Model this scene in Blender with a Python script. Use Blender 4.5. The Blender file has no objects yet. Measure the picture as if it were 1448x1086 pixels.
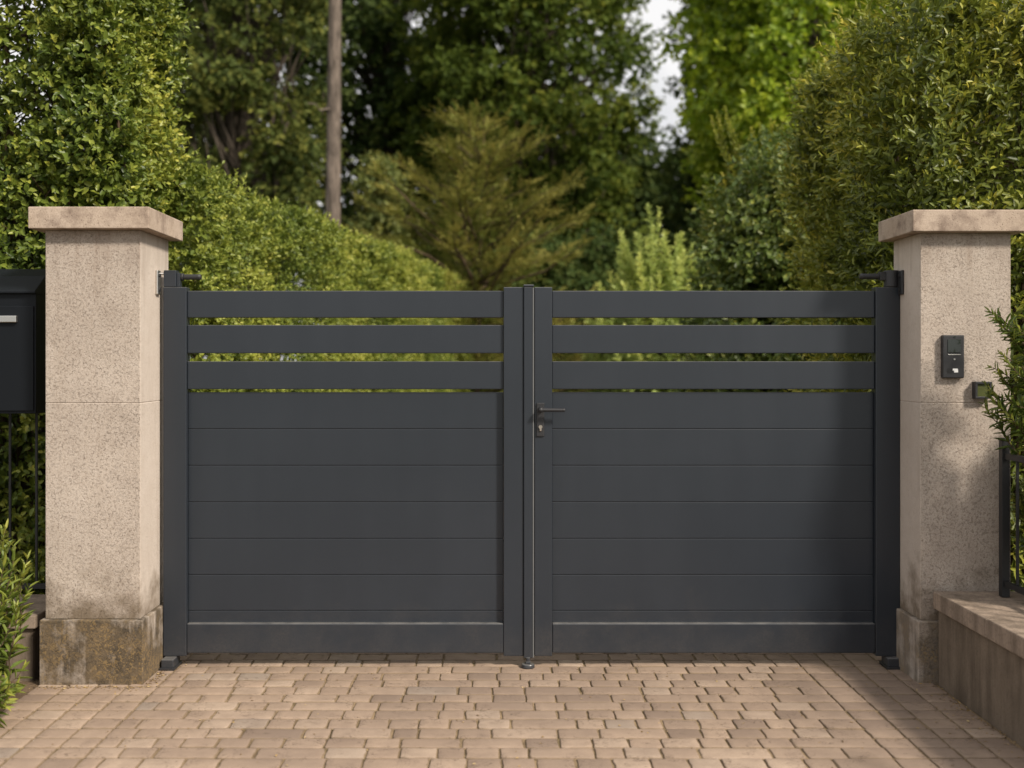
import bpy, bmesh, math, random
import numpy as np
from mathutils import Vector, Matrix

random.seed(7)
rng = np.random.default_rng(11)
scene = bpy.context.scene
COL = scene.collection
R = math.radians

# ------------------------------------------------------------------ view geometry (photo 1448 x 1086)
F, VX, VY, CH, CY = 1548.0, 700.0, 510.0, 1.37, -4.9
def X(px, Y): return (px - VX) / F * (Y - CY)
def Z(py, Y): return CH - (py - VY) / F * (Y - CY)

# ------------------------------------------------------------------ object helpers
def tag(o, label=None, cat=None, group=None, kind=None):
    if label: o['label'] = label
    if cat: o['category'] = cat
    if group: o['group'] = group
    if kind: o['kind'] = kind
    return o

def thing(name, label, cat, loc=(0, 0, 0), rotz=0.0, group=None):
    o = bpy.data.objects.new(name, None)
    o.empty_display_size = 0.1
    COL.objects.link(o)
    o.location = loc
    o.rotation_euler = (0, 0, rotz)
    return tag(o, label, cat, group)

def root_of(o):
    while o.parent: o = o.parent
    return o

def link_mesh(name, me, mat, parent=None, local=False):
    """one mesh object; verts are world coordinates unless local (then relative to the root of parent)"""
    o = bpy.data.objects.new(name, me)
    COL.objects.link(o)
    if mat: me.materials.append(mat)
    if parent:
        o.parent = parent
        if not local:
            r = root_of(parent)
            me.transform(Matrix.Translation(-Vector(r.location)))
    return o

def from_bm(name, bm, mat, parent=None, local=False, smooth=False):
    me = bpy.data.meshes.new(name)
    bmesh.ops.recalc_face_normals(bm, faces=bm.faces)
    bm.to_mesh(me); bm.free()
    if smooth:
        me.polygons.foreach_set('use_smooth', [True] * len(me.polygons))
    return link_mesh(name, me, mat, parent, local)

def add_box(bm, x0, x1, y0, y1, z0, z1, bev=0.0, seg=2, taper=None):
    r = bmesh.ops.create_cube(bm, size=1.0)
    vs = r['verts']
    for v in vs:
        top = v.co.z > 0
        x = x0 if v.co.x < 0 else x1
        y = y0 if v.co.y < 0 else y1
        if taper and not top:
            cx, cy = (x0 + x1) / 2, (y0 + y1) / 2
            x = cx + (x - cx) * taper; y = cy + (y - cy) * taper
        v.co = (x, y, z1 if top else z0)
    if bev > 0:
        es = list({e for v in vs for e in v.link_edges})
        bmesh.ops.bevel(bm, geom=es, offset=bev, segments=seg, profile=0.6, affect='EDGES')

def box(name, mat, parent, x0, x1, y0, y1, z0, z1, bev=0.002, seg=2, taper=None):
    bm = bmesh.new()
    add_box(bm, min(x0, x1), max(x0, x1), min(y0, y1), max(y0, y1), min(z0, z1), max(z0, z1), bev, seg, taper)
    return from_bm(name, bm, mat, parent)

def add_cyl(bm, p0, p1, r0, r1=None, seg=20, bev=0.0):
    r1 = r0 if r1 is None else r1
    p0, p1 = Vector(p0), Vector(p1)
    d = p1 - p0
    m = Matrix.Translation((p0 + p1) / 2) @ d.to_track_quat('Z', 'Y').to_matrix().to_4x4()
    r = bmesh.ops.create_cone(bm, cap_ends=True, segments=seg, radius1=r0, radius2=r1, depth=d.length, matrix=m)
    if bev:
        es = [e for e in {e for v in r['verts'] for e in v.link_edges}
              if any(len(f.verts) > 4 for f in e.link_faces)]
        bmesh.ops.bevel(bm, geom=es, offset=bev, segments=2, profile=0.5, affect='EDGES')

def cyl(name, mat, parent, p0, p1, r0, r1=None, seg=20, bev=0.0):
    bm = bmesh.new()
    add_cyl(bm, p0, p1, r0, r1, seg, bev)
    return from_bm(name, bm, mat, parent)

def mesh_np(name, verts, quads, mat, parent=None, local=True, attr=None, smooth=False):
    """quads: n x 4 (or n x 3) index array"""
    me = bpy.data.meshes.new(name)
    n, k = quads.shape
    me.vertices.add(len(verts)); me.vertices.foreach_set('co', np.ascontiguousarray(verts, dtype=np.float32).ravel())
    me.loops.add(n * k); me.loops.foreach_set('vertex_index', np.ascontiguousarray(quads, dtype=np.int32).ravel())
    me.polygons.add(n); me.polygons.foreach_set('loop_start', np.arange(0, n * k, k, dtype=np.int32))
    me.update(calc_edges=True)
    if attr is not None:
        for an, av in attr.items():
            a = me.attributes.new(an, 'FLOAT', 'POINT')
            a.data.foreach_set('value', np.ascontiguousarray(av, dtype=np.float32))
    if smooth: me.polygons.foreach_set('use_smooth', np.ones(n, dtype=bool))
    return link_mesh(name, me, mat, parent, local)

# ------------------------------------------------------------------ materials
class NT:
    def __init__(s, name):
        s.m = bpy.data.materials.new(name); s.m.use_nodes = True
        s.t = s.m.node_tree; s.n = s.t.nodes; s.l = s.t.links
        s.b = s.n['Principled BSDF']; s.out = s.n['Material Output']
        s._co = None
    def link(s, a, b): s.l.new(a, b)
    @property
    def co(s):
        if s._co is None: s._co = s.n.new('ShaderNodeTexCoord').outputs['Object']
        return s._co
    def mapping(s, scale, vec=None):
        m = s.n.new('ShaderNodeMapping'); m.inputs['Scale'].default_value = scale
        s.link(vec or s.co, m.inputs['Vector']); return m.outputs[0]
    def noise(s, scale, detail=4, rough=0.55, vec=None, dist=0.0):
        n = s.n.new('ShaderNodeTexNoise'); n.inputs['Scale'].default_value = scale
        n.inputs['Detail'].default_value = detail; n.inputs['Roughness'].default_value = rough
        n.inputs['Distortion'].default_value = dist
        s.link(vec or s.co, n.inputs['Vector']); return n.outputs['Fac']
    def voro(s, scale, feature='F1', vec=None, rnd=1.0):
        n = s.n.new('ShaderNodeTexVoronoi'); n.feature = feature
        n.inputs['Scale'].default_value = scale; n.inputs['Randomness'].default_value = rnd
        s.link(vec or s.co, n.inputs['Vector']); return n.outputs['Distance']
    def ramp(s, fac, stops):
        r = s.n.new('ShaderNodeValToRGB'); e = r.color_ramp.elements
        while len(e) < len(stops): e.new(0.5)
        for el, (p, c) in zip(e, stops):
            el.position = p; el.color = (c, c, c, 1) if isinstance(c, (int, float)) else (*c, 1)
        s.link(fac, r.inputs[0]); return r.outputs[0]
    def mix(s, fac, a, b, mode='MIX'):
        m = s.n.new('ShaderNodeMix'); m.data_type = 'RGBA'; m.blend_type = mode
        for i, v in ((0, fac), (6, a), (7, b)):
            sock = m.inputs[i]
            if isinstance(v, (int, float)): sock.default_value = v if i == 0 else (v, v, v, 1)
            elif isinstance(v, tuple): sock.default_value = (*v, 1)
            else: s.link(v, sock)
        return m.outputs[2]
    def math(s, op, a, b=None, clamp=False):
        m = s.n.new('ShaderNodeMath'); m.operation = op; m.use_clamp = clamp
        for i, v in enumerate((a, b)):
            if v is None: continue
            if isinstance(v, (int, float)): m.inputs[i].default_value = v
            else: s.link(v, m.inputs[i])
        return m.outputs[0]
    def attr(s, name):
        a = s.n.new('ShaderNodeAttribute'); a.attribute_name = name; return a.outputs['Fac']
    def sep(s, v=None):
        x = s.n.new('ShaderNodeSeparateXYZ'); s.link(v or s.co, x.inputs[0]); return x.outputs
    def bump(s, h, strength, dist, prev=None):
        b = s.n.new('ShaderNodeBump'); b.inputs['Strength'].default_value = strength
        b.inputs['Distance'].default_value = dist; s.link(h, b.inputs['Height'])
        if prev: s.link(prev, b.inputs['Normal'])
        return b.outputs[0]
    def done(s, color=None, rough=None, normal=None, **kw):
        for sock, v in (('Base Color', color), ('Roughness', rough), ('Normal', normal)):
            if v is None: continue
            if isinstance(v, tuple): s.b.inputs[sock].default_value = (*v, 1)
            elif isinstance(v, (int, float)): s.b.inputs[sock].default_value = v
            else: s.link(v, s.b.inputs[sock])
        for k, v in kw.items(): s.b.inputs[k.replace('_', ' ')].default_value = v
        return s.m

def mat_coat(name, col, rough=0.42, dust=0.35, ledge=0.0, splash=0.0):
    n = NT(name)
    big = n.noise(1.3, 5, 0.6)
    streak = n.noise(1.0, 4, 0.6, n.mapping((9, 9, 0.8)))
    d = n.ramp(n.math('MULTIPLY', big, streak), [(0.18, 0.0), (0.42, 1.0)])
    c = n.mix(n.math('MULTIPLY', d, dust), col, tuple(min(1, x * 1.5 + 0.008) for x in col))
    if splash:    # dried rain splash low on the metal
        lo = n.math('ADD', n.math('MULTIPLY', n.math('SUBTRACT', 0.2, n.sep()[2]), 2.2), n.math('MULTIPLY', n.math('SUBTRACT', n.noise(6, 5, .7), .5), 1.6))
        sp = n.math('MULTIPLY', n.ramp(lo, [(0.0, 0.0), (0.7, 1.0)]), n.ramp(n.noise(120, 3, .7), [(.35, .3), (.65, 1.0)]))
        c = n.mix(n.math('MULTIPLY', sp, splash), c, (0.2, 0.165, 0.13))
    geo = n.n.new('ShaderNodeNewGeometry')
    up = n.math('MULTIPLY', n.ramp(n.sep(geo.outputs['Normal'])[2], [(0.3, 0.0), (0.85, 1.0)]), n.ramp(n.noise(14, 4), [(.3, .35), (.7, 1.0)]))
    c = n.mix(n.math('MULTIPLY', up, ledge), c, (0.27, 0.255, 0.235))   # lit-edge highlight painted as paler colour on upward faces
    r = n.math('ADD', n.math('MULTIPLY', big, 0.16), rough - 0.07)
    fine = n.noise(900, 2)
    return n.done(c, r, n.bump(fine, 0.09, 0.0006), Specular_IOR_Level=0.5)

def mat_concrete(name, zbase=0.34, base=False, amount=0.93):
    n = NT(name)
    geo = n.n.new('ShaderNodeNewGeometry')
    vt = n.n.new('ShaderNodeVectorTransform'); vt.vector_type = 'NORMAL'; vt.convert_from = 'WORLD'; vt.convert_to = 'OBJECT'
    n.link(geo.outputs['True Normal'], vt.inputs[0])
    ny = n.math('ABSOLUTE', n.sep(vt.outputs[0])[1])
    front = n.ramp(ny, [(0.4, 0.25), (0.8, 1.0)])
    big = n.noise(2.6, 6, 0.6)
    mid = n.noise(17, 5, 0.65)
    warp = n.noise(150, 4, 0.7, dist=.5)
    worm = n.math('ABSOLUTE', n.math('SUBTRACT', n.noise(140, 2.0, 0.55, dist=1.0), 0.5))
    pit = n.ramp(worm, [(0.0, 1.0), (0.03, 0.7), (0.068, 0.0)])
    pitmask = n.math('MULTIPLY', n.ramp(n.noise(90, 2), [(0.5, 0.0), (0.6, 1.0)]), n.ramp(n.noise(5, 5, .65), [(0.35, 0.35), (0.65, 1.0)]))
    pit = n.math('MULTIPLY', n.math('MULTIPLY', pit, pitmask), front)
    spk = n.ramp(n.voro(120), [(0.08, 1.0), (0.26, 0.0)])
    spm = n.math('MULTIPLY', spk, n.ramp(n.noise(48, 2), [(0.54, 0.0), (0.64, 1.0)]))
    spm = n.math('MULTIPLY', spm, n.ramp(front, [(0.0, 0.25), (1.0, 1.0)]))
    c = n.mix(big, (0.455, 0.39, 0.333), (0.605, 0.535, 0.472))
    c = n.mix(n.math('MULTIPLY', n.ramp(mid, [(0.35, 0), (0.7, 1)]), 0.25), c, (0.37, 0.295, 0.23))
    grain = n.ramp(n.noise(260, 3, 0.7), [(0.38, 0.0), (0.62, 1.0)])
    c = n.mix(n.math('MULTIPLY', n.math('MULTIPLY', grain, front), 0.4), c, (0.66, 0.565, 0.47))
    dk = n.ramp(n.noise(230, 3, 0.7), [(0.52, 0.0), (0.64, 1.0)])
    c = n.mix(n.math('MULTIPLY', n.math('MULTIPLY', dk, front), 0.55), c, (0.25, 0.185, 0.135))
    c = n.mix(n.math('MULTIPLY', pit, 0.55), c, (0.15, 0.108, 0.075))
    c = n.mix(n.math('MULTIPLY', spm, 0.75), c, (0.11, 0.08, 0.055))
    c = n.mix(n.ramp(n.math('ADD', n.math('MULTIPLY', n.noise(3.2, 5, .7), .6), n.math('MULTIPLY', front, .4)), [(.5, 0.0), (.85, 1.0)]), c, n.mix(1.0, c, (0.67, 0.65, 0.64), 'MULTIPLY'))  # front faces painted darker so the side faces read as sunlit
    z = n.sep()[2]
    streak = n.noise(1.0, 5, 0.65, n.mapping((16, 16, 1.6)))
    if base:   # splash dirt and moss on the plinth
        dirt = n.ramp(n.math('ADD', n.noise(5.5, 5, 0.65), n.math('MULTIPLY', n.math('SUBTRACT', streak, 0.5), 0.7)), [(0.2, 0.0), (0.5, 1.0)])
        c = n.mix(n.math('MULTIPLY', dirt, amount), c, n.mix(n.ramp(n.noise(14, 4, .65), [(.3, 0), (.7, 1)]), (0.03, 0.023, 0.014), (0.135, 0.095, 0.052)))
        gold = n.math('MULTIPLY', n.ramp(n.noise(52, 3, 0.6, dist=1.8), [(0.5, 0.0), (0.6, 1.0)]), n.ramp(n.noise(6, 3), [(0.4, 0), (0.6, 1)]))
        c = n.mix(n.math('MULTIPLY', gold, 0.42), c, (0.36, 0.235, 0.09))
    else:
        low = n.math('ADD', n.math('MULTIPLY', n.math('SUBTRACT', zbase + 0.13, z), 3.4), n.math('MULTIPLY', n.math('SUBTRACT', n.noise(7, 5, 0.65), 0.5), 2.4))
        d = n.ramp(low, [(0.0, 0.0), (0.75, 1.0)])
        c = n.mix(n.math('MULTIPLY', d, 0.84), c, (0.13, 0.095, 0.06))
        run = n.ramp(streak, [(0.55, 0.0), (0.78, 1.0)])
        hi = n.ramp(n.math('ADD', n.math('SUBTRACT', z, 1.72), n.math('MULTIPLY', n.math('SUBTRACT', streak, .5), .9)), [(0.0, 0.0), (0.28, 1.0)])
        c = n.mix(n.math('MULTIPLY', hi, 0.34), c, (0.2, 0.145, 0.11))
        c = n.mix(n.math('MULTIPLY', run, 0.3), c, (0.24, 0.18, 0.13))
    h = n.math('ADD', n.math('MULTIPLY', n.math('MULTIPLY', warp, front), 0.9), n.math('MULTIPLY', n.math('SUBTRACT', 1.0, pit), 0.8))
    nb = n.bump(h, 0.7, 0.005)
    nb = n.bump(n.noise(260, 3), 0.3, 0.0015, nb)
    return n.done(c, 0.88, nb, Specular_IOR_Level=0.25)

def mat_capstone():
    n = NT('cap_stone')
    big = n.noise(3.5, 6, 0.65)
    c = n.mix(n.ramp(big, [(0.3, 0), (0.7, 1)]), (0.36, 0.28, 0.215), (0.48, 0.39, 0.315))
    streak = n.noise(11, 6, 0.72)
    st = n.ramp(n.math('ADD', streak, n.math('MULTIPLY', n.math('SUBTRACT', n.noise(9, 4), 0.5), 0.6)), [(0.46, 0.0), (0.72, 1.0)])
    c = n.mix(n.math('MULTIPLY', st, 0.75), c, (0.13, 0.09, 0.07))
    pit = n.ramp(n.voro(95), [(0.08, 1.0), (0.28, 0.0)])
    pit = n.math('MULTIPLY', pit, n.ramp(n.noise(40, 2), [(0.42, 0.0), (0.55, 1.0)]))
    c = n.mix(n.math('MULTIPLY', n.ramp(n.noise(200, 3, .7), [(.45, 0), (.65, 1)]), .35), c, (.2, .145, .11))
    c = n.mix(n.math('MULTIPLY', pit, 0.75), c, (0.12, 0.085, 0.06))
    nb = n.bump(n.noise(55, 5, 0.7), 0.4, 0.004)
    nb = n.bump(n.math('SUBTRACT', 1.0, pit), 0.4, 0.002, nb)
    return n.done(c, 0.9, nb, Specular_IOR_Level=0.2)

def mat_wallstone(name, dark=0.5, col=(0.36, 0.27, 0.19)):
    n = NT(name)
    big = n.noise(4.0, 6, 0.65)
    c = n.mix(n.ramp(big, [(0.3, 0), (0.7, 1)]), tuple(x * 0.72 for x in col), tuple(x * 1.2 for x in col))
    streak = n.noise(1.0, 5, 0.7, n.mapping((10, 10, 1.3)))
    c = n.mix(n.math('MULTIPLY', n.ramp(streak, [(0.42, 0.0), (0.7, 1.0)]), dark), c, (0.062, 0.047, 0.033))
    c = n.mix(n.math('MULTIPLY', n.ramp(n.noise(90, 3), [(0.5, 0), (0.7, 1)]), 0.4), c, (0.1, 0.075, 0.05))
    nb = n.bump(n.noise(42, 5, 0.7), 0.5, 0.004)
    nb = n.bump(n.noise(210, 3), 0.3, 0.0015, nb)
    return n.done(c, 0.9, nb, Specular_IOR_Level=0.2)

def mat_paver():
    n = NT('paver')
    t = n.attr('tint')
    c = n.ramp(t, [(0.0, (0.2, 0.147, 0.112)), (0.3, (0.285, 0.209, 0.155)), (0.65, (0.345, 0.254, 0.187)), (0.85, (0.395, 0.302, 0.228)), (1.0, (0.26, 0.212, 0.172))])
    c = n.mix(n.math('MULTIPLY', n.ramp(n.noise(6, 6, 0.7), [(0.4, 0), (0.68, 1)]), 0.6), c, (0.19, 0.138, 0.105))
    c = n.mix(n.math('MULTIPLY', n.ramp(n.noise(0.9, 4, 0.6), [(0.45, 0), (0.66, 1)]), 0.5), c, (0.22, 0.165, 0.13))
    c = n.mix(n.math('MULTIPLY', n.ramp(n.noise(170, 3), [(0.45, 0), (0.72, 1)]), 0.35), c, (0.2, 0.14, 0.1))
    worm = n.math('ABSOLUTE', n.math('SUBTRACT', n.noise(15, 3, 0.6, dist=1.5), 0.5))
    crack = n.math('MULTIPLY', n.ramp(worm, [(0.0, 1.0), (0.016, 0.0)]), n.ramp(n.noise(9, 2), [(0.5, 0), (0.57, 1)]))
    c = n.mix(n.math('MULTIPLY', crack, 0.75), c, (0.1, 0.07, 0.05))
    edge = n.attr('edge')
    c = n.mix(n.math('MULTIPLY', n.ramp(n.math('ADD', edge, n.math('MULTIPLY', n.math('SUBTRACT', n.noise(25, 3), 0.5), 1.2)), [(0.45, 0), (0.95, 1)]), 0.62), c, (0.16, 0.115, 0.066))
    nb = n.bump(n.noise(34, 7, 0.75), 0.32, 0.005)
    nb = n.bump(n.noise(240, 3), 0.4, 0.0015, nb)
    nb = n.bump(n.math('SUBTRACT', 1.0, crack), 0.5, 0.003, nb)
    return n.done(c, n.ramp(n.noise(9, 4), [(0.3, 0.72), (0.7, 0.92)]), nb, Specular_IOR_Level=0.25)

def mat_sand():
    n = NT('joint_sand')
    c = n.mix(n.ramp(n.noise(5, 5, 0.65), [(0.35, 0), (0.6, 1)]), (0.15, 0.108, 0.065), (0.31, 0.225, 0.135))
    c = n.mix(n.math('MULTIPLY', n.ramp(n.noise(11, 5), [(0.5, 0), (0.62, 1)]), 0.6), c, (0.08, 0.065, 0.03))
    c = n.mix(n.math('MULTIPLY', n.ramp(n.noise(300, 2), [(0.4, 0), (0.7, 1)]), 0.4), c, (0.1, 0.07, 0.045))
    return n.done(c, 0.95, n.bump(n.noise(190, 4), 0.6, 0.004), Specular_IOR_Level=0.1)

def mat_soil():
    n = NT('soil')
    c = n.mix(n.ramp(n.noise(9, 6, 0.7), [(0.35, 0), (0.65, 1)]), (0.07, 0.048, 0.03), (0.2, 0.14, 0.09))
    return n.done(c, 0.95, n.bump(n.noise(60, 6, 0.7), 0.8, 0.02), Specular_IOR_Level=0.1)

def mat_lawn():
    n = NT('lawn_ground')
    c = n.mix(n.noise(1.2, 6, 0.7), (0.03, 0.055, 0.012), (0.07, 0.085, 0.025))
    c = n.mix(n.math('MULTIPLY', n.ramp(n.noise(3, 6, 0.7), [(0.5, 0), (0.7, 1)]), 0.6), c, (0.085, 0.06, 0.035))
    return n.done(c, 0.95, n.bump(n.noise(40, 6, 0.7), 0.9, 0.04), Specular_IOR_Level=0.1)

def mat_gravel():
    n = NT('drive_gravel')
    v = n.voro(55)
    c = n.mix(n.ramp(v, [(0.0, 0), (0.6, 1)]), (0.32, 0.26, 0.2), (0.12, 0.09, 0.065))
    c = n.mix(n.math('MULTIPLY', n.noise(2, 5), 0.5), c, (0.2, 0.15, 0.1))
    return n.done(c, 0.9, n.bump(v, 0.8, 0.012), Specular_IOR_Level=0.2)

def mat_bark(name, a, b):
    n = NT(name)
    v = n.mapping((9, 9, 1.6))
    f = n.noise(2.2, 6, 0.7, v)
    c = n.mix(n.ramp(f, [(0.35, 0), (0.65, 1)]), a, b)
    return n.done(c, 0.92, n.bump(f, 0.8, 0.02), Specular_IOR_Level=0.15)

def mat_leaf(name, stops, rough=0.42, trans=0.3, spec=0.45):
    n = NT(name)
    t = n.attr('tint')
    c = n.ramp(t, stops)
    n.link(c, n.b.inputs['Base Color'])
    n.b.inputs['Roughness'].default_value = rough
    n.b.inputs['Specular IOR Level'].default_value = spec
    tr = n.n.new('ShaderNodeBsdfTranslucent')
    hs = n.n.new('ShaderNodeHueSaturation'); hs.inputs['Value'].default_value = 1.5; hs.inputs['Hue'].default_value = 0.497
    n.link(c, hs.inputs['Color']); n.link(hs.outputs[0], tr.inputs['Color'])
    mx = n.n.new('ShaderNodeMixShader'); mx.inputs[0].default_value = trans
    n.link(n.b.outputs[0], mx.inputs[1]); n.link(tr.outputs[0], mx.inputs[2])
    n.link(mx.outputs[0], n.out.inputs[0])
    return n.m

M_GATE = mat_coat('anthracite_coat', (0.0183, 0.0228, 0.03), 0.36, 0.16, 0.5, 0.13)
M_BOARD = mat_coat('anthracite_board', (0.0183, 0.0228, 0.03), 0.36, 0.16, 0.08, 0.13)
M_BLACK = mat_coat('black_iron', (0.012, 0.012, 0.013), 0.5, 0.2)
M_BOX = mat_coat('letterbox_coat', (0.0045, 0.006, 0.0085), 0.5, 0.1)
M_BOX.node_tree.nodes['Principled BSDF'].inputs['Specular IOR Level'].default_value = 0.22
M_DARK = mat_coat('dark_plastic', (0.02, 0.02, 0.022), 0.45, 0.2)
M_CONC = mat_concrete('rough_concrete')
M_BASE = mat_concrete('plinth_concrete', base=True)
M_BASE_R = mat_concrete('plinth_concrete_grey', base=True, amount=0.72)
M_CAP = mat_capstone()
M_WALL = mat_wallstone('wall_render', 0.85, (0.19, 0.148, 0.11))
M_COPE = mat_wallstone('coping_stone', 0.72, (0.31, 0.24, 0.185))
M_PAVER, M_SAND, M_SOIL, M_LAWN, M_GRAVEL = mat_paver(), mat_sand(), mat_soil(), mat_lawn(), mat_gravel()
M_BARK = mat_bark('grey_bark', (0.04, 0.032, 0.024), (0.1, 0.08, 0.062))
M_PINE = mat_bark('pine_bark', (0.06, 0.049, 0.04), (0.21, 0.168, 0.138))
M_TWIG = mat_bark('twig_bark', (0.05, 0.036, 0.022), (0.13, 0.09, 0.055))
n_ = NT('brushed_steel'); M_STEEL = n_.done((0.62, 0.6, 0.57), n_.ramp(n_.noise(40, 3), [(0.3, 0.28), (0.7, 0.45)]), Metallic=1.0)
n_ = NT('brass_cylinder'); M_BRASS = n_.done((0.5, 0.45, 0.39), n_.ramp(n_.noise(60, 2), [(0.3, 0.3), (0.7, 0.5)]), Metallic=1.0)
n_ = NT('highlight_grey'); M_HIGHLIGHT = n_.done(n_.mix(n_.noise(9, 4), (0.1, 0.105, 0.11), (0.15, 0.15, 0.15)), 0.4)
n_ = NT('display_glass'); M_GLASS = n_.done(n_.mix(n_.noise(3), (0.012, 0.016, 0.013), (0.022, 0.028, 0.022)), 0.08, Specular_IOR_Level=0.6)
n_ = NT('box_glass'); M_LENS = n_.done(n_.mix(n_.noise(20), (0.05, 0.06, 0.02), (0.1, 0.11, 0.04)), 0.15, Specular_IOR_Level=0.6)  # reflected greenery painted into the glass as mottled green
n_ = NT('white_print'); M_WHITE = n_.done(n_.mix(n_.noise(90), (0.66, 0.66, 0.65), (0.8, 0.8, 0.79)), 0.5)
n_ = NT('dark_hole'); M_HOLE = n_.done(n_.mix(n_.noise(90), (0.004, 0.004, 0.004), (0.01, 0.01, 0.01)), 0.8)

L_BOX = mat_leaf('hedge_leaf', [(0.0, (0.05047, 0.08314, 0.01293)), (0.4, (0.1346, 0.1784, 0.02585)), (0.75, (0.2776, 0.3023, 0.04595)), (1.0, (0.4542, 0.4308, 0.07898))], 0.42, 0.25, 0.36)
L_LONG = mat_leaf('long_hedge_leaf', [(0.0, (0.08027, 0.117, 0.01946)), (0.4, (0.1824, 0.2224, 0.03614)), (0.75, (0.3138, 0.3365, 0.05838)), (1.0, (0.4524, 0.4389, 0.09728))], 0.46, 0.3, 0.32)
L_RIGHT = mat_leaf('loose_hedge_leaf', [(0.0, (0.05428, 0.0736, 0.01296)), (0.4, (0.1357, 0.1632, 0.02304)), (0.75, (0.2799, 0.2848, 0.03744)), (1.0, (0.4919, 0.4241, 0.0648))], 0.42, 0.25, 0.36)
L_DARK = mat_leaf('dark_tree_leaf', [(0.0, (0.04331, 0.07016, 0.01263)), (0.5, (0.09097, 0.1271, 0.01964)), (1.0, (0.2059, 0.2193, 0.03087))], 0.6, 0.28, 0.12)
L_DEEP = mat_leaf('deep_green_leaf', [(0.0, (0.03136, 0.056, 0.01575)), (0.5, (0.0686, 0.1015, 0.02625)), (1.0, (0.147, 0.1662, 0.03938))], 0.6, 0.28, 0.12)
L_MAPLE = mat_leaf('bright_tree_leaf', [(0.0, (0.08718, 0.1518, 0.01457)), (0.5, (0.218, 0.3035, 0.02186)), (1.0, (0.4359, 0.4654, 0.03643))], 0.45, 0.38, 0.35)
L_OLIVE = mat_leaf('olive_needle', [(0.0, (0.07041, 0.09758, 0.02297)), (0.5, (0.1496, 0.178, 0.03887)), (1.0, (0.2816, 0.2496, 0.06185))], 0.65, 0.22, 0.1)
L_SPRUCE = mat_leaf('spruce_needle', [(0.0, (0.04105, 0.06178, 0.0202)), (0.5, (0.08982, 0.1141, 0.02827)), (1.0, (0.2182, 0.2138, 0.04443))], 0.65, 0.22, 0.1)
L_PALE = mat_leaf('pale_shrub_leaf', [(0.0, (0.1733, 0.2373, 0.06806)), (0.5, (0.3248, 0.3918, 0.1134)), (1.0, (0.5631, 0.5775, 0.1701))], 0.5, 0.35, 0.3)
L_BLUE = mat_leaf('bluish_shrub_leaf', [(0.0, (0.07362, 0.1038, 0.03063)), (0.5, (0.1472, 0.1699, 0.04595)), (1.0, (0.2945, 0.2832, 0.06126))], 0.5, 0.3, 0.3)
L_SHRUB = mat_leaf('dark_shrub_leaf', [(0.0, (0.05466, 0.09002, 0.01996)), (0.5, (0.1242, 0.17, 0.03705)), (1.0, (0.3229, 0.3102, 0.05701))], 0.42, 0.3, 0.4)
L_LANCE = mat_leaf('lance_leaf', [(0.0, (0.03039, 0.05312, 0.009562)), (0.5, (0.07597, 0.1116, 0.01721)), (1.0, (0.2338, 0.2338, 0.03825))], 0.38, 0.3, 0.45)

L_PLANT = mat_leaf('plant_leaf', [(0.0, (0.05819, 0.09257, 0.01587)), (0.5, (0.1455, 0.1984, 0.03306)), (1.0, (0.3782, 0.3703, 0.06613))], 0.42, 0.35, 0.4)

# ------------------------------------------------------------------ foliage helpers
def unit(a): return a / np.maximum(np.linalg.norm(a, axis=-1, keepdims=True), 1e-9)
def rdir(n): return unit(rng.normal(size=(n, 3)))

class Lump:
    """smooth pseudo-noise, about -1..1"""
    def __init__(s, scale, k=9):
        s.w = rng.normal(size=(k, 3)) * scale; s.p = rng.uniform(0, 6.28, k)
    def __call__(s, P): return np.sin(P @ s.w.T + s.p).sum(1) / math.sqrt(len(s.p)) / 1.1

def leaf_mesh(name, P, A, N, L, W, tint, mat, parent, fold=0.18, droop=0.12):
    n = len(P)
    S = unit(np.cross(N, A)); U = np.cross(A, S)
    L = np.broadcast_to(np.asarray(L, float), (n,))[:, None]; W = np.broadcast_to(np.asarray(W, float), (n,))[:, None]
    f = U * W * fold; d = U * L * droop
    V = np.stack([P, P + A * L * .32 + S * W * .46 + f, P + A * L * .72 + S * W * .36 + f - d * .5, P + A * L - d,
                  P + A * L * .72 - S * W * .36 + f - d * .5, P + A * L * .32 - S * W * .46 + f], 1).reshape(-1, 3)
    b = np.arange(n)[:, None] * 6
    Q = np.concatenate([b + np.array([[0, 1, 2, 3]]), b + np.array([[0, 3, 4, 5]])], 1).reshape(-1, 4)
    return mesh_np(name, V, Q, mat, parent, True, {'tint': np.repeat(np.clip(tint, 0, 1), 6)})

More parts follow.
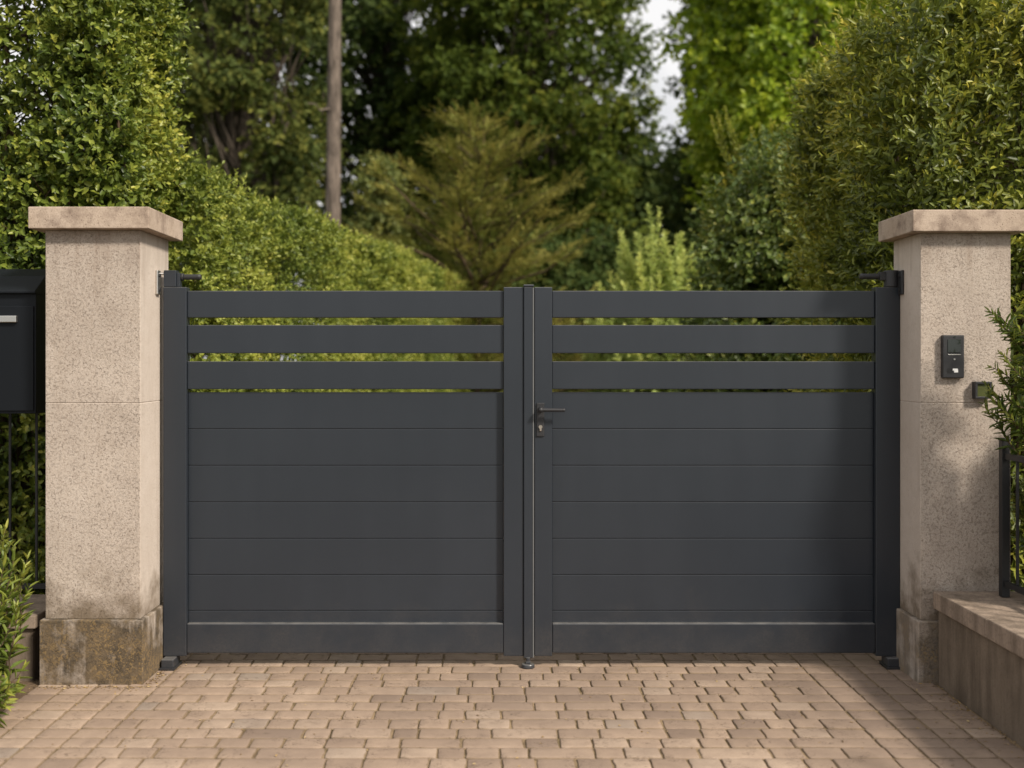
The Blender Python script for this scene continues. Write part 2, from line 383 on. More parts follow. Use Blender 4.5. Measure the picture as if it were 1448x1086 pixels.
def sprigs(O, D, ln, k, leafL, leafW, tint, angle=(0.95, 0.45), flat=None, jit=0.25, face=None):
    """k leaves along each shoot; returns leaf arrays. tint grows along the shoot (young tips)."""
    m = len(O)
    ln = np.broadcast_to(np.asarray(ln, float), (m,)); tint = np.broadcast_to(np.asarray(tint, float), (m,))
    E1 = unit(np.cross(D, rdir(m))); E2 = np.cross(D, E1)
    if flat is not None:      # two-ranked spray lying in a near horizontal plane
        E1 = unit(np.cross(D, np.array([0, 0, 1.0]) + 0.35 * rng.normal(size=(m, 3)))); E2 = np.cross(E1, D)
    Ps, As, Ns, Ls, Ws, Ts = [], [], [], [], [], []
    ph0 = rng.uniform(0, 6.28, m)
    for j in range(k):
        t = (j + 0.6) / k
        if flat is not None: ph = (j % 2) * math.pi + rng.normal(0, 0.3, m)
        else: ph = ph0 + j * 2.4 + rng.normal(0, 0.3, m)
        rad = E1 * np.cos(ph)[:, None] + E2 * np.sin(ph)[:, None]
        al = angle[0] + (angle[1] - angle[0]) * t + rng.normal(0, 0.15, m)
        A = unit(D * np.cos(al)[:, None] + rad * np.sin(al)[:, None] + jit * rng.normal(size=(m, 3)) * 0.6)
        N = unit((E2 if flat is not None else D * np.sin(al)[:, None] - rad * np.cos(al)[:, None]) + jit * rng.normal(size=(m, 3)) + (np.array([0, 0, 0.35]) if face is None else face))
        sc = (1.0 - 0.45 * t ** 2) * rng.uniform(0.75, 1.2, m)
        Ps.append(O + D * (ln * t)[:, None]); As.append(A); Ns.append(N)
        Ls.append(leafL * sc); Ws.append(leafW * sc)
        Ts.append(tint + 0.4 * (t - 0.5) + rng.normal(0, 0.1, m))
    return [np.concatenate(a) for a in (Ps, As, Ns, Ls, Ws, Ts)]

def tubes(name, paths, mat, parent, sides=5):
    """paths: list of (points k x 3, radii k); one mesh"""
    V, Q, base = [], [], 0
    ang = np.arange(sides) / sides * 2 * math.pi
    for P, r in paths:
        P = np.asarray(P, float); r = np.asarray(r, float)
        T = unit(np.gradient(P, axis=0))
        ref = np.array([0.31, 0.95, 0.05]) if abs(T[0][2]) > 0.5 else np.array([0.02, 0.1, 1.0])
        A = unit(np.cross(T, ref)); B = np.cross(T, A)
        ring = P[:, None] + r[:, None, None] * (A[:, None] * np.cos(ang)[None, :, None] + B[:, None] * np.sin(ang)[None, :, None])
        k = len(P); V.append(ring.reshape(-1, 3))
        i = np.arange(k - 1)[:, None] * sides; j = np.arange(sides)[None]; j2 = (j + 1) % sides
        Q.append(np.stack([base + i + j, base + i + j2, base + i + sides + j2, base + i + sides + j], -1).reshape(-1, 4))
        base += k * sides
    return mesh_np(name, np.concatenate(V), np.concatenate(Q), mat, parent, True, smooth=True)

def curve_pts(p0, p1, k=6, wob=0.06, sag=0.0):
    p0, p1 = np.asarray(p0, float), np.asarray(p1, float)
    t = np.linspace(0, 1, k)[:, None]
    L = np.linalg.norm(p1 - p0)
    w = rng.normal(size=(k, 3)) * wob * L * np.sin(t * math.pi)
    P = p0 + (p1 - p0) * t + w
    P[:, 2] += sag * L * (t[:, 0] * (1 - t[:, 0])) * 4
    return P

def hedge(name, label, loc, rotz, lx, ly, h, mat, leafL, leafW, dens, faces='FRBT', lump=0.08, depth=0.22,
          thin=None, k=7, sprig=0.11, stems=18, up=0.35, tintbias=0.0, bare=0.0, tuft=24.0, tamp=0.05):
    """local box: x 0..lx, y 0..ly, z 0..h. faces F y=0, B y=ly, R x=lx, L x=0, T top."""
    r = thing(name, label, 'hedge', loc, rotz)
    O, Nn = [], []
    lum = Lump(5.0); lum2 = Lump(2.2); gap = Lump(7.0)
    def add(n, P, nv): O.append(P); Nn.append(np.broadcast_to(np.array(nv, float), (n, 3)))
    U = lambda n: rng.uniform(0, 1, n)
    for f in faces:
        if f in 'FB':
            n = int(lx * h * dens); add(n, np.stack([U(n) * lx, np.full(n, 0.0 if f == 'F' else ly), U(n) * h], 1), (0, -1 if f == 'F' else 1, 0))
        elif f in 'RL':
            n = int(ly * h * dens); add(n, np.stack([np.full(n, lx if f == 'R' else 0.0), U(n) * ly, U(n) * h], 1), (1 if f == 'R' else -1, 0, 0))
        else:
            n = int(lx * ly * dens); add(n, np.stack([U(n) * lx, U(n) * ly, np.full(n, h)], 1), (0, 0, 1))
    O = np.concatenate(O); Nn = np.concatenate(Nn)
    bulge = lump * (lum(O * np.array([1.3, 1.3, .45])) * 0.75 + lum2(O) * 0.6)
    ins = np.minimum(rng.exponential(depth * 0.42, len(O)), depth * 2.0)
    O = O + Nn * (bulge - ins)[:, None]
    hf = Lump(tuft, 12)(O * np.array([1.0, 1.0, 1.5]))       # sprays of shoots with hollows between them
    O = O + Nn * (tamp * hf)[:, None]
    keep = rng.uniform(0, 1, len(O)) < np.clip(1.0 - bare + 0.55 * gap(O), 0.12, 1)
    keep &= rng.uniform(0, 1, len(O)) < np.clip(.8 + .8 * hf, .12, 1)
    if thin is not None: keep &= rng.uniform(0, 1, len(O)) < thin(O)
    O, Nn, ins = O[keep], Nn[keep], ins[keep]
    D = unit(Nn * 0.75 + np.array([0, 0, up]) + 0.55 * rng.normal(size=O.shape))
    ls = sprig * rng.uniform(0.6, 1.5, len(O))
    t0 = 0.42 + tintbias + 0.2 * lum2(O * 1.7) + rng.normal(0, 0.13, len(O))
    P, A, N, L, W, T = sprigs(O, D, ls, k, leafL, leafW, t0, face=Nn * 1.0 + np.array([0, 0, .75]))
    P[:, 2] = np.maximum(P[:, 2], 0.02)
    leaf_mesh('foliage', P, A, N, L, W, T, mat, r)
    paths = []
    for i in range(stems):
        x, y = rng.uniform(0.05, lx - 0.05), rng.uniform(0.15, max(0.2, ly - 0.15))
        top = h * rng.uniform(0.75, 1.0)
        tr = curve_pts((x, y, 0), (x + rng.normal(0, .12), y + rng.normal(0, .1), top), 7, 0.02)
        paths.append((tr, np.linspace(0.022, 0.005, 7)))
        for j in range(9):
            q = tr[rng.integers(1, 6)]
            e = q + np.array([rng.normal(0, .3), rng.normal(0, .3), rng.uniform(.1, .4)])
            e = np.clip(e, [0.02, 0.02, 0.1], [lx - .02, ly - .02, h])
            paths.append((curve_pts(q, e, 4, 0.05), np.linspace(0.008, 0.003, 4)))
    tubes('branches', paths, M_TWIG, r, 5)
    return r

def clump_leaves(C, rad, per, leafL, leafW, tint, droop=0.3, flatten=0.75):
    """leaf arrays of leafy clumps centred on C; leaves fan outwards in small shoots"""
    n = len(C)
    idx = np.repeat(np.arange(n), per)
    d = rdir(len(idx)); r = rng.uniform(0.25, 1.0, len(idx)) ** 0.6
    off = d * (r * np.repeat(rad, per))[:, None]; off[:, 2] *= flatten - .25
    O = C[idx] + off
    D = unit(d * 0.8 + np.array([0, 0, 0.2 - droop]) + 0.5 * rng.normal(size=O.shape))
    return sprigs(O, D, leafL * 1.8 * rng.uniform(.7, 1.3, len(O)), 5, leafL, leafW, np.repeat(tint, per), jit=0.35, face=d * 1.0 + np.array([0, 0, .8]))

def broadleaf(name, label, cat, loc, h, z0, rx, ry, nclump, per, leafL, mat, trunk_r=0.16, crad=(0.35, 0.7), lean=(0, 0),
              bark=None, profile=None, holes=0.0, droop=0.3, tintbias=0.0, wob=.012, stubs=0):
    r = thing(name, label, cat, loc)
    zc, rz = (h + z0) / 2, (h - z0) / 2
    C, tint = [], []
    lum = Lump(0.9)
    while len(C) < nclump:
        p = rdir(1)[0] * rng.uniform(0.35, 1.0) ** 0.5
        w = 1.0
        if profile: w = profile((p[2] + 1) / 2)
        c = np.array([p[0] * rx * w, p[1] * ry * w, zc + p[2] * rz])
        if holes and lum(c[None])[0] < -1.0 + holes and rng.uniform() < 0.9: continue
        C.append(c); tint.append(0.45 + tintbias + rng.normal(0, 0.13))
    C = np.array(C); tint = np.array(tint)
    rad = rng.uniform(*crad, nclump)
    P, A, N, L, W, T = clump_leaves(C, rad, per, leafL, leafL * 0.72, tint, droop)
    k = P[:, 2] > 0.03
    leaf_mesh('crown', P[k], A[k], N[k], L[k], W[k], T[k], mat, r)
    top = np.array([lean[0], lean[1], z0 + (h - z0) * 0.8])
    tr = curve_pts((0, 0, -0.05), top, 9, wob)
    paths = [(tr, np.linspace(1.0, 0.22, 9) ** 0.8 * trunk_r)]
    for c in C:
        zb = np.clip(c[2] - rng.uniform(0.4, 1.4) * rz * 0.5, z0 * 0.5, top[2])
        q = tr[int(np.clip(round(zb / top[2] * 8), 0, 8))]
        s = 0.12 + 0.25 * trunk_r
        paths.append((curve_pts(q, c, 5, 0.05, 0.05), np.linspace(trunk_r * 0.28, 0.008, 5)))
    for i in range(stubs):      # dead stubs and thin dry limbs on the bare bole
        q = tr[0] + (tr[-1] - tr[0]) * rng.uniform(.2, .72)
        a = rng.uniform(0, 6.28); L = rng.uniform(.25, 1.1)
        paths.append((curve_pts(q, q + np.array([math.cos(a) * L, math.sin(a) * L, rng.uniform(-.25, .2) * L]), 5, .05), np.linspace(.022, .006, 5)))
    tubes('trunk', paths, bark or M_BARK, r, 8)
    return r

def conifer(name, label, loc, h, z0, rbase, mat, whorls, per, rise, leafL, trunk_r, sprig_n, shape=1.0, bark=None, droop=0.0, tips=0.0, wob=0.25, cat='tree'):
    """tiered branches carrying flat sprays"""
    r = thing(name, label, cat, loc)
    tr = curve_pts((0, 0, -0.05), (rng.normal(0, .1), rng.normal(0, .1), h), 10, 0.006)
    paths = [(tr, np.linspace(trunk_r, 0.012, 10))]
    O, D, S, T = [], [], [], []
    for i in range(whorls):
        t = (i + rng.uniform(-.3, .3)) / whorls
        z = z0 + (h - z0) * np.clip(t, 0, 0.985)
        L0 = rbase * (1 - np.clip(t, 0, 1)) ** shape + 0.12
        a0 = rng.uniform(0, 6.28)
        for j in range(per):
            a = a0 + j * 6.283 / per + rng.normal(0, .25)
            L = L0 * rng.uniform(1 - wob * 1.6, 1 + wob)
            ux = np.array([math.cos(a), math.sin(a), 0])
            zr = rise * (0.6 + t) + rng.normal(0, .08)
            p0 = np.array([0, 0, z]); p1 = p0 + ux * L + np.array([0, 0, zr * L])
            B = curve_pts(p0, p1, 6, 0.03, -droop)
            paths.append((B, np.linspace(0.012 + 0.012 * L, 0.004, 6)))
            m = max(3, int(sprig_n * L))
            tt = rng.uniform(0.12, 1.0, m) ** 0.75
            q = np.stack([np.interp(tt, np.linspace(0, 1, 6), B[:, c]) for c in range(3)], 1)
            bd = unit((B[-1] - B[0])[None])[0]
            side = np.cross(bd, [0, 0, 1.0]); sg = rng.choice([-1, 1], m)
            dd = unit(bd * rng.uniform(.5, 1.2, m)[:, None] + side * (sg * rng.uniform(.2, 1.0, m))[:, None] + np.array([0, 0, 0.12 - droop]) + .25 * rng.normal(size=(m, 3)))
            q = q + side * (sg * (1 - tt) * L * 0.28 * rng.uniform(0, 1, m))[:, None]
            O.append(q); D.append(dd); S.append(leafL * rng.uniform(2.5, 6.0, m)); T.append(0.35 + tips * tt + rng.normal(0, .1) + rng.normal(0, .08, m))
    O, D, S, T = (np.concatenate(a) for a in (O, D, S, T))
    P, A, N, L, W, T = sprigs(O, D, S, 12, leafL, leafL * 0.36, T, (1.0, 0.5), flat=True, face=np.array([0, 0, .9]))
    k = P[:, 2] > 0.03
    leaf_mesh('crown', P[k], A[k], N[k], L[k], W[k], T[k], mat, r, 0.1, 0.05)
    tubes('trunk', paths, bark or M_BARK, r, 6)
    return r

def shoots_plant(name, label, cat, loc, shoots, leafL, leafW, mat, step=0.028, parts='leaf_sprays', angle=(1.0, 0.4)):
    """upright shoots with lance leaves. shoots: list of (base, tip, curve) local"""
    r = thing(name, label, cat, loc)
    arr, paths = [], []
    for p0, p1 in shoots:
        B = curve_pts(p0, p1, 8, 0.025, rng.uniform(-.02, .08))
        L = np.linalg.norm(np.diff(B, axis=0), axis=1).sum()
        paths.append((B, np.linspace(0.0045, 0.0014, 8)))
        m = max(4, int(L / step)); s = np.linspace(0.18, 1.0, m)
        q = np.stack([np.interp(s, np.linspace(0, 1, 8), B[:, c]) for c in range(3)], 1)
        d = np.stack([np.interp(s, np.linspace(0, 1, 8), np.gradient(B[:, c])) for c in range(3)], 1); d = unit(d)
        E1 = unit(np.cross(d, np.array([.3, .7, .2]))); E2 = np.cross(d, E1)
        base_t = rng.normal(0.35, .1)
        for w in range(2):
            ph = np.arange(m) * 2.4 + w * math.pi + rng.normal(0, .3, m)
            rad = E1 * np.cos(ph)[:, None] + E2 * np.sin(ph)[:, None]
            al = angle[0] + (angle[1] - angle[0]) * s ** 2 + rng.normal(0, .18, m)
            A = unit(d * np.cos(al)[:, None] + rad * np.sin(al)[:, None] + .1 * rng.normal(size=(m, 3)))
            N = unit(d * np.sin(al)[:, None] - rad * np.cos(al)[:, None] + .2 * rng.normal(size=(m, 3)))
            sc = rng.uniform(.7, 1.15, m) * (1 - .45 * s ** 3)
            arr.append([q, A, N, leafL * sc, leafW * sc, base_t + .4 * s ** 3 + rng.normal(0, .1, m)])
    P, A, N, L, W, T = (np.concatenate(a) for a in zip(*arr))
    leaf_mesh(parts, P, A, N, L, W, T, mat, r, 0.15, 0.25)
    tubes('stems', paths, M_TWIG, r, 5)
    return r

# ------------------------------------------------------------------ ground
def sheet(name, mat, x0, x1, y0, y1, z, nx=1, ny=1):
    xs, ys = np.linspace(x0, x1, nx + 1), np.linspace(y0, y1, ny + 1)
    G = np.stack(np.meshgrid(xs, ys), -1).reshape(-1, 2)
    V = np.concatenate([G, np.full((len(G), 1), z)], 1)
    i = np.arange(ny)[:, None] * (nx + 1) + np.arange(nx)[None]
    Q = np.stack([i, i + 1, i + nx + 2, i + nx + 1], -1).reshape(-1, 4)
    return tag(mesh_np(name, V, Q, mat), kind='structure')

sheet('ground', M_LAWN, -400, 400, -400, 400, -0.035)
sheet('planting_bed', M_SOIL, -6.0, -1.932, -4.6, 0.45, -0.0065)
sheet('gravel_drive', M_GRAVEL, -1.9, 2.0, 1.62, 30, -0.026)
DX0, DX1, DY0, DY1 = -1.93, 1.862, -4.6, 1.6
tag(sheet('joint_bed', M_SAND, DX0, DX1 + 0.02, DY0, DY1, -0.0058), kind='structure')

def build_pavers():
    V, Q, T, E = [], [], [], []
    base = 0
    nx, ny = 9, 8
    prof_x = np.array([0, .012, .04, .25, .5, .75, .96, .988, 1.0]); prof_y = np.array([0, .016, .055, .35, .65, .945, .984, 1.0])
    gx, gy = np.meshgrid(prof_x, prof_y); gx, gy = gx.ravel(), gy.ravel()
    ex = np.minimum(gx, 1 - gx); ey = np.minimum(gy, 1 - gy)
    rim = (ex == 0) | (ey == 0); near = (~rim) & ((ex < .02) | (ey < .02))
    corner = (ex == 0) & (ey == 0); corner2 = corner
    i = np.arange(ny - 1)[:, None] * nx + np.arange(nx - 1)[None]
    q0 = np.stack([i, i + 1, i + nx + 1, i + nx], -1).reshape(-1, 4)
    lum = Lump(1.4)
    def paver(x0, x1, y0, y1, tint):
        nonlocal base
        g = rng.uniform(.0016, .0042)
        x0 += g; x1 -= g; y0 += rng.uniform(.0012, .0032); y1 -= rng.uniform(.0012, .0032)
        x = x0 + (x1 - x0) * gx; y = y0 + (y1 - y0) * gy
        cx, cy = (x0 + x1) / 2, (y0 + y1) / 2
        pull = np.where((ex < .02) & (ey < .02), .05, 0.0)
        x = x + (cx - x) * pull * .6; y = y + (cy - y) * pull
        jx, jy = rng.normal(0, .0012, (ny, nx)), rng.normal(0, .0008, (ny, nx))
        for J in (jx, jy):      # rim and chamfer move together
            J[1] = J[2] = J[0]; J[-2] = J[-3] = J[-1]; J[:, 1] = J[:, 2] = J[:, 0]; J[:, -2] = J[:, -3] = J[:, -1]
        x = x + jx.ravel(); y = y + jy.ravel()
        z = np.where(rim, -.0065, np.where(near, -.0013, 0.0)) + np.where(rim | near, 0, rng.normal(0, .0005, len(x)))
        z = z + rng.normal(0, .0009) + (x - cx) * rng.normal(0, .006) + (y - cy) * rng.normal(0, .007)
        a = rng.normal(0, .005); x, y = x + (y - cy) * a, y - (x - cx) * a
        V.append(np.stack([x, y, z], 1)); Q.append(q0 + base); base += len(x)
        T.append(np.full(len(x), tint)); E.append(np.where(rim, 1.0, np.where(near, .92, 0.0)))
    def tint(): return float(np.clip(rng.normal(.5, .22), 0, 1))
    y = DY0
    lx, rx = DX0 + 4 * 0.128, DX1 - 4 * 0.122
    row = 0
    while y < DY1 - .05:
        h = rng.uniform(.097, .109)
        for j in range(4):
            paver(DX0 + j * .128, DX0 + (j + 1) * .128, y, y + h, tint())
            paver(rx + j * .122, rx + (j + 1) * .122, y, y + h, tint() * .8)
        x = lx - 0.0
        first = True
        while x < rx - .01:
            w = rng.choice([.1, .118, .13, .145, .225, .245], p=[.17, .27, .24, .1, .12, .1]) * rng.uniform(.95, 1.05)
            if first and row % 2: w = .075
            first = False
            if rx - (x + w) < .08: w = rx - x
            paver(x, min(x + w, rx), y, y + h, tint())
            x += w
        y += h; row += 1
    return tag(mesh_np('paved_drive', np.concatenate(V), np.concatenate(Q), M_PAVER, None, True,
                       {'tint': np.concatenate(T), 'edge': np.concatenate(E)}), kind='structure')
build_pavers()

# crumbs, dry leaf bits and moss lying along the plinths and joints
def litter():
    n = 900
    P = np.stack([rng.uniform(DX0, DX1, n), rng.uniform(-2.2, .12, n), np.full(n, .002)], 1)
    k = np.arange(n)
    s = k < 330; P[s, 0] = DX1 - np.abs(rng.exponential(.04, s.sum())); P[s, 1] = rng.uniform(-2.2, -.2, s.sum())
    s = (k >= 330) & (k < 480); P[s, 0] = rng.uniform(-1.94, -1.44, s.sum()); P[s, 1] = -.30 - rng.exponential(.02, s.sum())
    s = (k >= 480) & (k < 640); P[s, 0] = -1.475 + rng.exponential(.02, s.sum()); P[s, 1] = rng.uniform(-.3, .1, s.sum())
    A = rdir(n); A[:, 2] *= .25; A = unit(A)
    N = unit(np.array([0, 0, 1.0]) + .4 * rng.normal(size=(n, 3)))
    o = leaf_mesh('leaf_litter', P, A, N, rng.uniform(.005, .017, n), rng.uniform(.003, .008, n), rng.uniform(0, 1, n),
                  mat_leaf('dry_litter', [(0.0, (0.12, 0.08, 0.04)), (0.5, (0.3, 0.2, 0.09)), (1.0, (0.42, 0.32, 0.17))], .8, .1, .1), None)
    tag(o, kind='stuff')
litter()

# ------------------------------------------------------------------ gate pillars
def pillar(label, x0, x1, yf, depth, base_mat, zb, ztop):
    """shaft from two blocks with a joint, plinth and cap. side: +1 when the gate is on the +x side"""
    cx = (x0 + x1) / 2
    r = thing('gate_pillar', label, 'pillar', (cx, yf + depth / 2, 0))
    y1 = yf + depth
    zj = 1.19
    b = .018
    box('plinth', base_mat, r, x0 - b, x1 + b, yf - b * 1.2, y1 + b, -.03, zb, .007, 3)
    box('lower_shaft', M_CONC, r, x0, x1, yf, y1, zb + .0005, zj - .0008, .004, 3)
    box('upper_shaft', M_CONC, r, x0, x1, yf, y1, zj + .0008, ztop, .004, 3)
    box('mortar_joint', M_CONC, r, x0 + .0022, x1 - .0022, yf + .0022, y1 - .0022, zj - .006, zj + .006, 0)
    c = .052
    box('cap', M_CAP, r, x0 - c, x1 + c, yf - c, y1 + c, ztop + .0005, ztop + .0925, .005, 3)
    return r
YP = -0.25
left_pillar = pillar('beige rough concrete gate pillar with dark stained plinth, next to the black letterbox', -1.91, -1.507, YP, .403, M_BASE, .272, 1.925)
right_pillar = pillar('beige rough concrete gate pillar with the intercom on its face', 1.815, 2.2, YP + .02, .315, M_BASE_R, .262, 1.915)

# hinge plates fixed to the pillars
def hinge_plate(p, xf, s, mat):
    z0, z1 = Z(417, 0), Z(383, 0)
    pl = box('hinge_plate', mat, p, xf, xf + s * .012, -.045, .0, z0, z1, .004)
    bm = bmesh.new()
    for z in (z0 + .022, z1 - .022): add_cyl(bm, (xf + s * .011, -.022, z), (xf + s * .017, -.022, z), .0085, seg=6)
    from_bm('bolt', bm, M_DARK, pl)
    cyl('hinge_pin', mat, pl, (xf + s * .008, .01, z1 - .012), (xf + s * .05, .02, z1 - .014), .006, seg=12)
hinge_plate(left_pillar, -1.507, 1, M_STEEL)
hinge_plate(right_pillar, 1.815, -1, M_DARK)

# ------------------------------------------------------------------ gate leaves
GY0, GY1 = 0.0, 0.06
TOPS = [(411, 449), (459.5, 499.5), (511, 550.5)]
SEAMS = [554.5, 607, 659, 711, 763, 814.5, 865.5, 883]
def leaf(label, xs0, xs1, xs2, xs3, ztop_out, zbot, loc_x):
    """stiles xs0..xs1 and xs2..xs3 in photo pixels"""
    r = thing('gate_leaf', label, 'gate', (loc_x, .03, .05))
    g = lambda px: X(px, 0)
    zz = lambda py: Z(py, 0)
    box('stile', M_GATE, r, g(xs0), g(xs1), GY0, GY1, zz(928), zz(406), .0045, 3)
    box('stile', M_GATE, r, g(xs2), g(xs3), GY0, GY1, zz(928), zz(406), .0045, 3)
    a, b = g(xs1) + .0004, g(xs2) - .0004
    for t, bt in TOPS:
        box('slat', M_GATE, r, a, b, .014, .046, zz(bt), zz(t), .004, 3)
    for i in range(7):
        zlo, zhi = zz(SEAMS[i + 1]) + .0009, zz(SEAMS[i]) - .0014
        bm = bmesh.new()
        add_box(bm, a, b, .031, .052, zlo, zhi, .0024)
        if i: add_box(bm, a + .001, b - .001, .038, .046, zhi - .008, zhi + .0065, 0)    # tongue into the board above
        from_bm('board', bm, M_BOARD, r)
    box('bottom_rail', M_GATE, r, a, b, .002, .056, zz(924), zz(882) , .0065, 3)
    return r
g0 = lambda px: X(px, 0)
z0_ = lambda py: Z(py, 0)
LG = leaf('anthracite gate leaf without a handle, with the cover strip and drop bolt', 230.5, 263.5, 712, 740.5, 0, 0, X(230, 0))
RG = leaf('anthracite gate leaf carrying the black lever handle, hung on the intercom pillar', 755.5, 781, 1238.5, 1273, 0, 0, X(1273, 0))
# cover strip, cap and drop bolt on the left leaf
box('cover_strip', M_GATE, LG, g0(740.5) + .0005, g0(753), -.009, .05, z0_(930), z0_(406), .004, 3)
box('highlight_strip', M_HIGHLIGHT, LG, g0(753) + .0004, g0(754.9), -.0102, .05, z0_(929), z0_(407), .001)  # added pale grey strip imitating the cover strip's sunlit edge
bm = bmesh.new(); add_box(bm, g0(740), g0(755) , -.011, .052, z0_(406) + .0005, z0_(402.5), .005, 3)
from_bm('strip_cap', bm, M_GATE, LG)
cx = g0(746.5)
db = cyl('drop_bolt', M_GATE, LG, (cx, -.012, .012), (cx, -.012, z0_(929)), .0095, seg=18)
bm = bmesh.new(); add_cyl(bm, (cx, -.012, .0), (cx, -.012, .018), .031, .028, 24, .004); add_box(bm, cx - .011, cx + .011, -.024, 0, .017, .028, .003)
from_bm('bolt_foot', bm, M_GATE, db)
# top hinge bodies, adjusting arms and pivot feet
def hinge_left():
    hb = box('hinge_block', M_GATE, LG, g0(230.8), g0(248.5), .004, .056, z0_(405.6), z0_(382), .003)
    box('hinge_cheek', M_GATE, hb, g0(248.5) + .0005, g0(253.5), .012, .048, z0_(405.6), z0_(385.5), .002)
    bm = bmesh.new()
    zc = z0_(391); xa = g0(253.5)
    add_cyl(bm, (xa, .03, zc), (xa + .012, .03, zc), .017, seg=20, bev=.002)
    add_cyl(bm, (xa + .012, .03, zc), (g0(279), .03, zc), .0125, seg=20, bev=.002)
    add_cyl(bm, (g0(279), .03, zc), (g0(282), .03, zc), .014, .011, seg=20)
    from_bm('adjuster_arm', bm, M_DARK, hb)
    box('pivot_foot', M_GATE, LG, g0(232.5), g0(250), -.052, .054, .006, z0_(928.5) , .006, 3)
    box('pivot_plate', M_DARK, LG, g0(231), g0(252), -.064, .064, -.002, .0095, .002)
hinge_left()
def hinge_right():
    bm = bmesh.new()
    xc = g0(1264)
    add_cyl(bm, (xc, .03, z0_(405.6)), (xc, .03, z0_(382)), .035, seg=28, bev=.003)
    hb = from_bm('hinge_block', bm, M_DARK, RG)
    bm = bmesh.new()
    zc = z0_(390); xa = xc - .03
    add_box(bm, g0(1246), xa, .014, .046, z0_(396), z0_(384), .003)
    add_cyl(bm, (g0(1246), .03, zc), (g0(1222), .03, zc), .0125, seg=20, bev=.002)
    add_cyl(bm, (g0(1222), .03, zc), (g0(1218.5), .03, zc), .014, .011, seg=20)
    from_bm('adjuster_arm', bm, M_DARK, hb)
    box('pivot_foot', M_GATE, RG, g0(1252), g0(1271), -.03, .054, .006, z0_(928.5), .006, 3)
    box('pivot_plate', M_DARK, RG, g0(1250), g0(1273), -.042, .064, -.002, .0095, .002)
hinge_right()
# lever handle with long plate on the right leaf
hp = box('handle_plate', M_DARK, RG, g0(758.8), g0(769.6), -.0075, .001, z0_(617), z0_(569.5), .003)
bm = bmesh.new()
zl, xl = z0_(579), g0(764.2)
add_cyl(bm, (xl, -.006, zl), (xl, -.05, zl), .0125, .0105, 24, .002)
add_cyl(bm, (xl, -.0455, zl), (g0(796), -.0455, zl - .001), .0085, .0075, 20)
bmesh.ops.create_uvsphere(bm, u_segments=16, v_segments=10, radius=.0085, matrix=Matrix.Translation((g0(796), -.0455, zl - .001)))
bmesh.ops.create_uvsphere(bm, u_segments=16, v_segments=10, radius=.0108, matrix=Matrix.Translation((xl, -.047, zl)))
from_bm('lever', bm, M_DARK, hp, smooth=False)
bm = bmesh.new()
zk = z0_(603.5)
add_cyl(bm, (xl, -.004, zk), (xl, -.014, zk), .0085, seg=20)
add_box(bm, xl - .0042, xl + .0042, -.0135, -.004, zk - .019, zk - .004, .002)
lc = from_bm('lock_cylinder', bm, M_BRASS, hp)
# ------------------------------------------------------------------ intercom and small box on the right pillar
YF = YP + .02
fx = lambda px: X(px, YF)
fz = lambda py: Z(py, YF)
ic = thing('intercom', 'slim black video intercom with a small screen, fixed to the pillar face', 'intercom', (fx(1345), YF, fz(534)))
box('housing', M_DARK, ic, fx(1330), fx(1360), YF - .026, YF + .001, fz(534.5), fz(474), .005, 3)
yi = YF - .026
sc_ = box('screen', M_GLASS, ic, fx(1336.5), fx(1354.5), yi - .0022, yi + .002, fz(498.5), fz(480), .001)
box('screen_sill', M_STEEL, ic, fx(1337), fx(1355), yi - .0018, yi + .002, fz(502), fz(501), .0004)
cyl('camera_lens', M_GLASS, ic, (fx(1346.5), yi + .002, fz(476.6)), (fx(1346.5), yi - .002, fz(476.6)), .0042, seg=16)
cyl('call_button', M_STEEL, ic, (fx(1346), yi + .002, fz(508)), (fx(1346), yi - .0022, fz(508)), .0038, seg=16)
bm = bmesh.new()
add_box(bm, fx(1343.5), fx(1350.5), yi - .0016, yi + .002, fz(524), fz(521.2), .0004)
add_box(bm, fx(1345.5), fx(1351), yi - .0018, yi + .002, fz(526.6), fz(522.6), .0004)
from_bm('name_label', bm, M_WHITE, ic)
bm = bmesh.new()
for k in range(5): add_box(bm, fx(1336 + k * 1.6), fx(1336.7 + k * 1.6), yi - .0006, yi + .002, fz(528), fz(521), 0)
from_bm('speaker_slots', bm, M_HOLE, ic)
kb = thing('wall_box', 'small square black box with a glass front beside the bush', 'wall box', (fx(1386), YF, fz(562)))
bm = bmesh.new()
t = .0095
x0, x1, zA, zB = fx(1374.5), fx(1398), fz(563.5), fz(539.5)
add_box(bm, x0, x1, YF - .035, YF + .001, zB - t, zB, .0015)
add_box(bm, x0, x1, YF - .035, YF + .001, zA, zA + t, .0015)
add_box(bm, x0, x0 + t, YF - .034, YF + .001, zA + t - .0005, zB - t + .0005, .001)
add_box(bm, x1 - t, x1, YF - .034, YF + .001, zA + t - .0005, zB - t + .0005, .001)
from_bm('box_frame', bm, M_DARK, kb)
box('glass_front', M_LENS, kb, x0 + t, x1 - t, YF - .026, YF + .001, zA + t, zB - t, .0005)

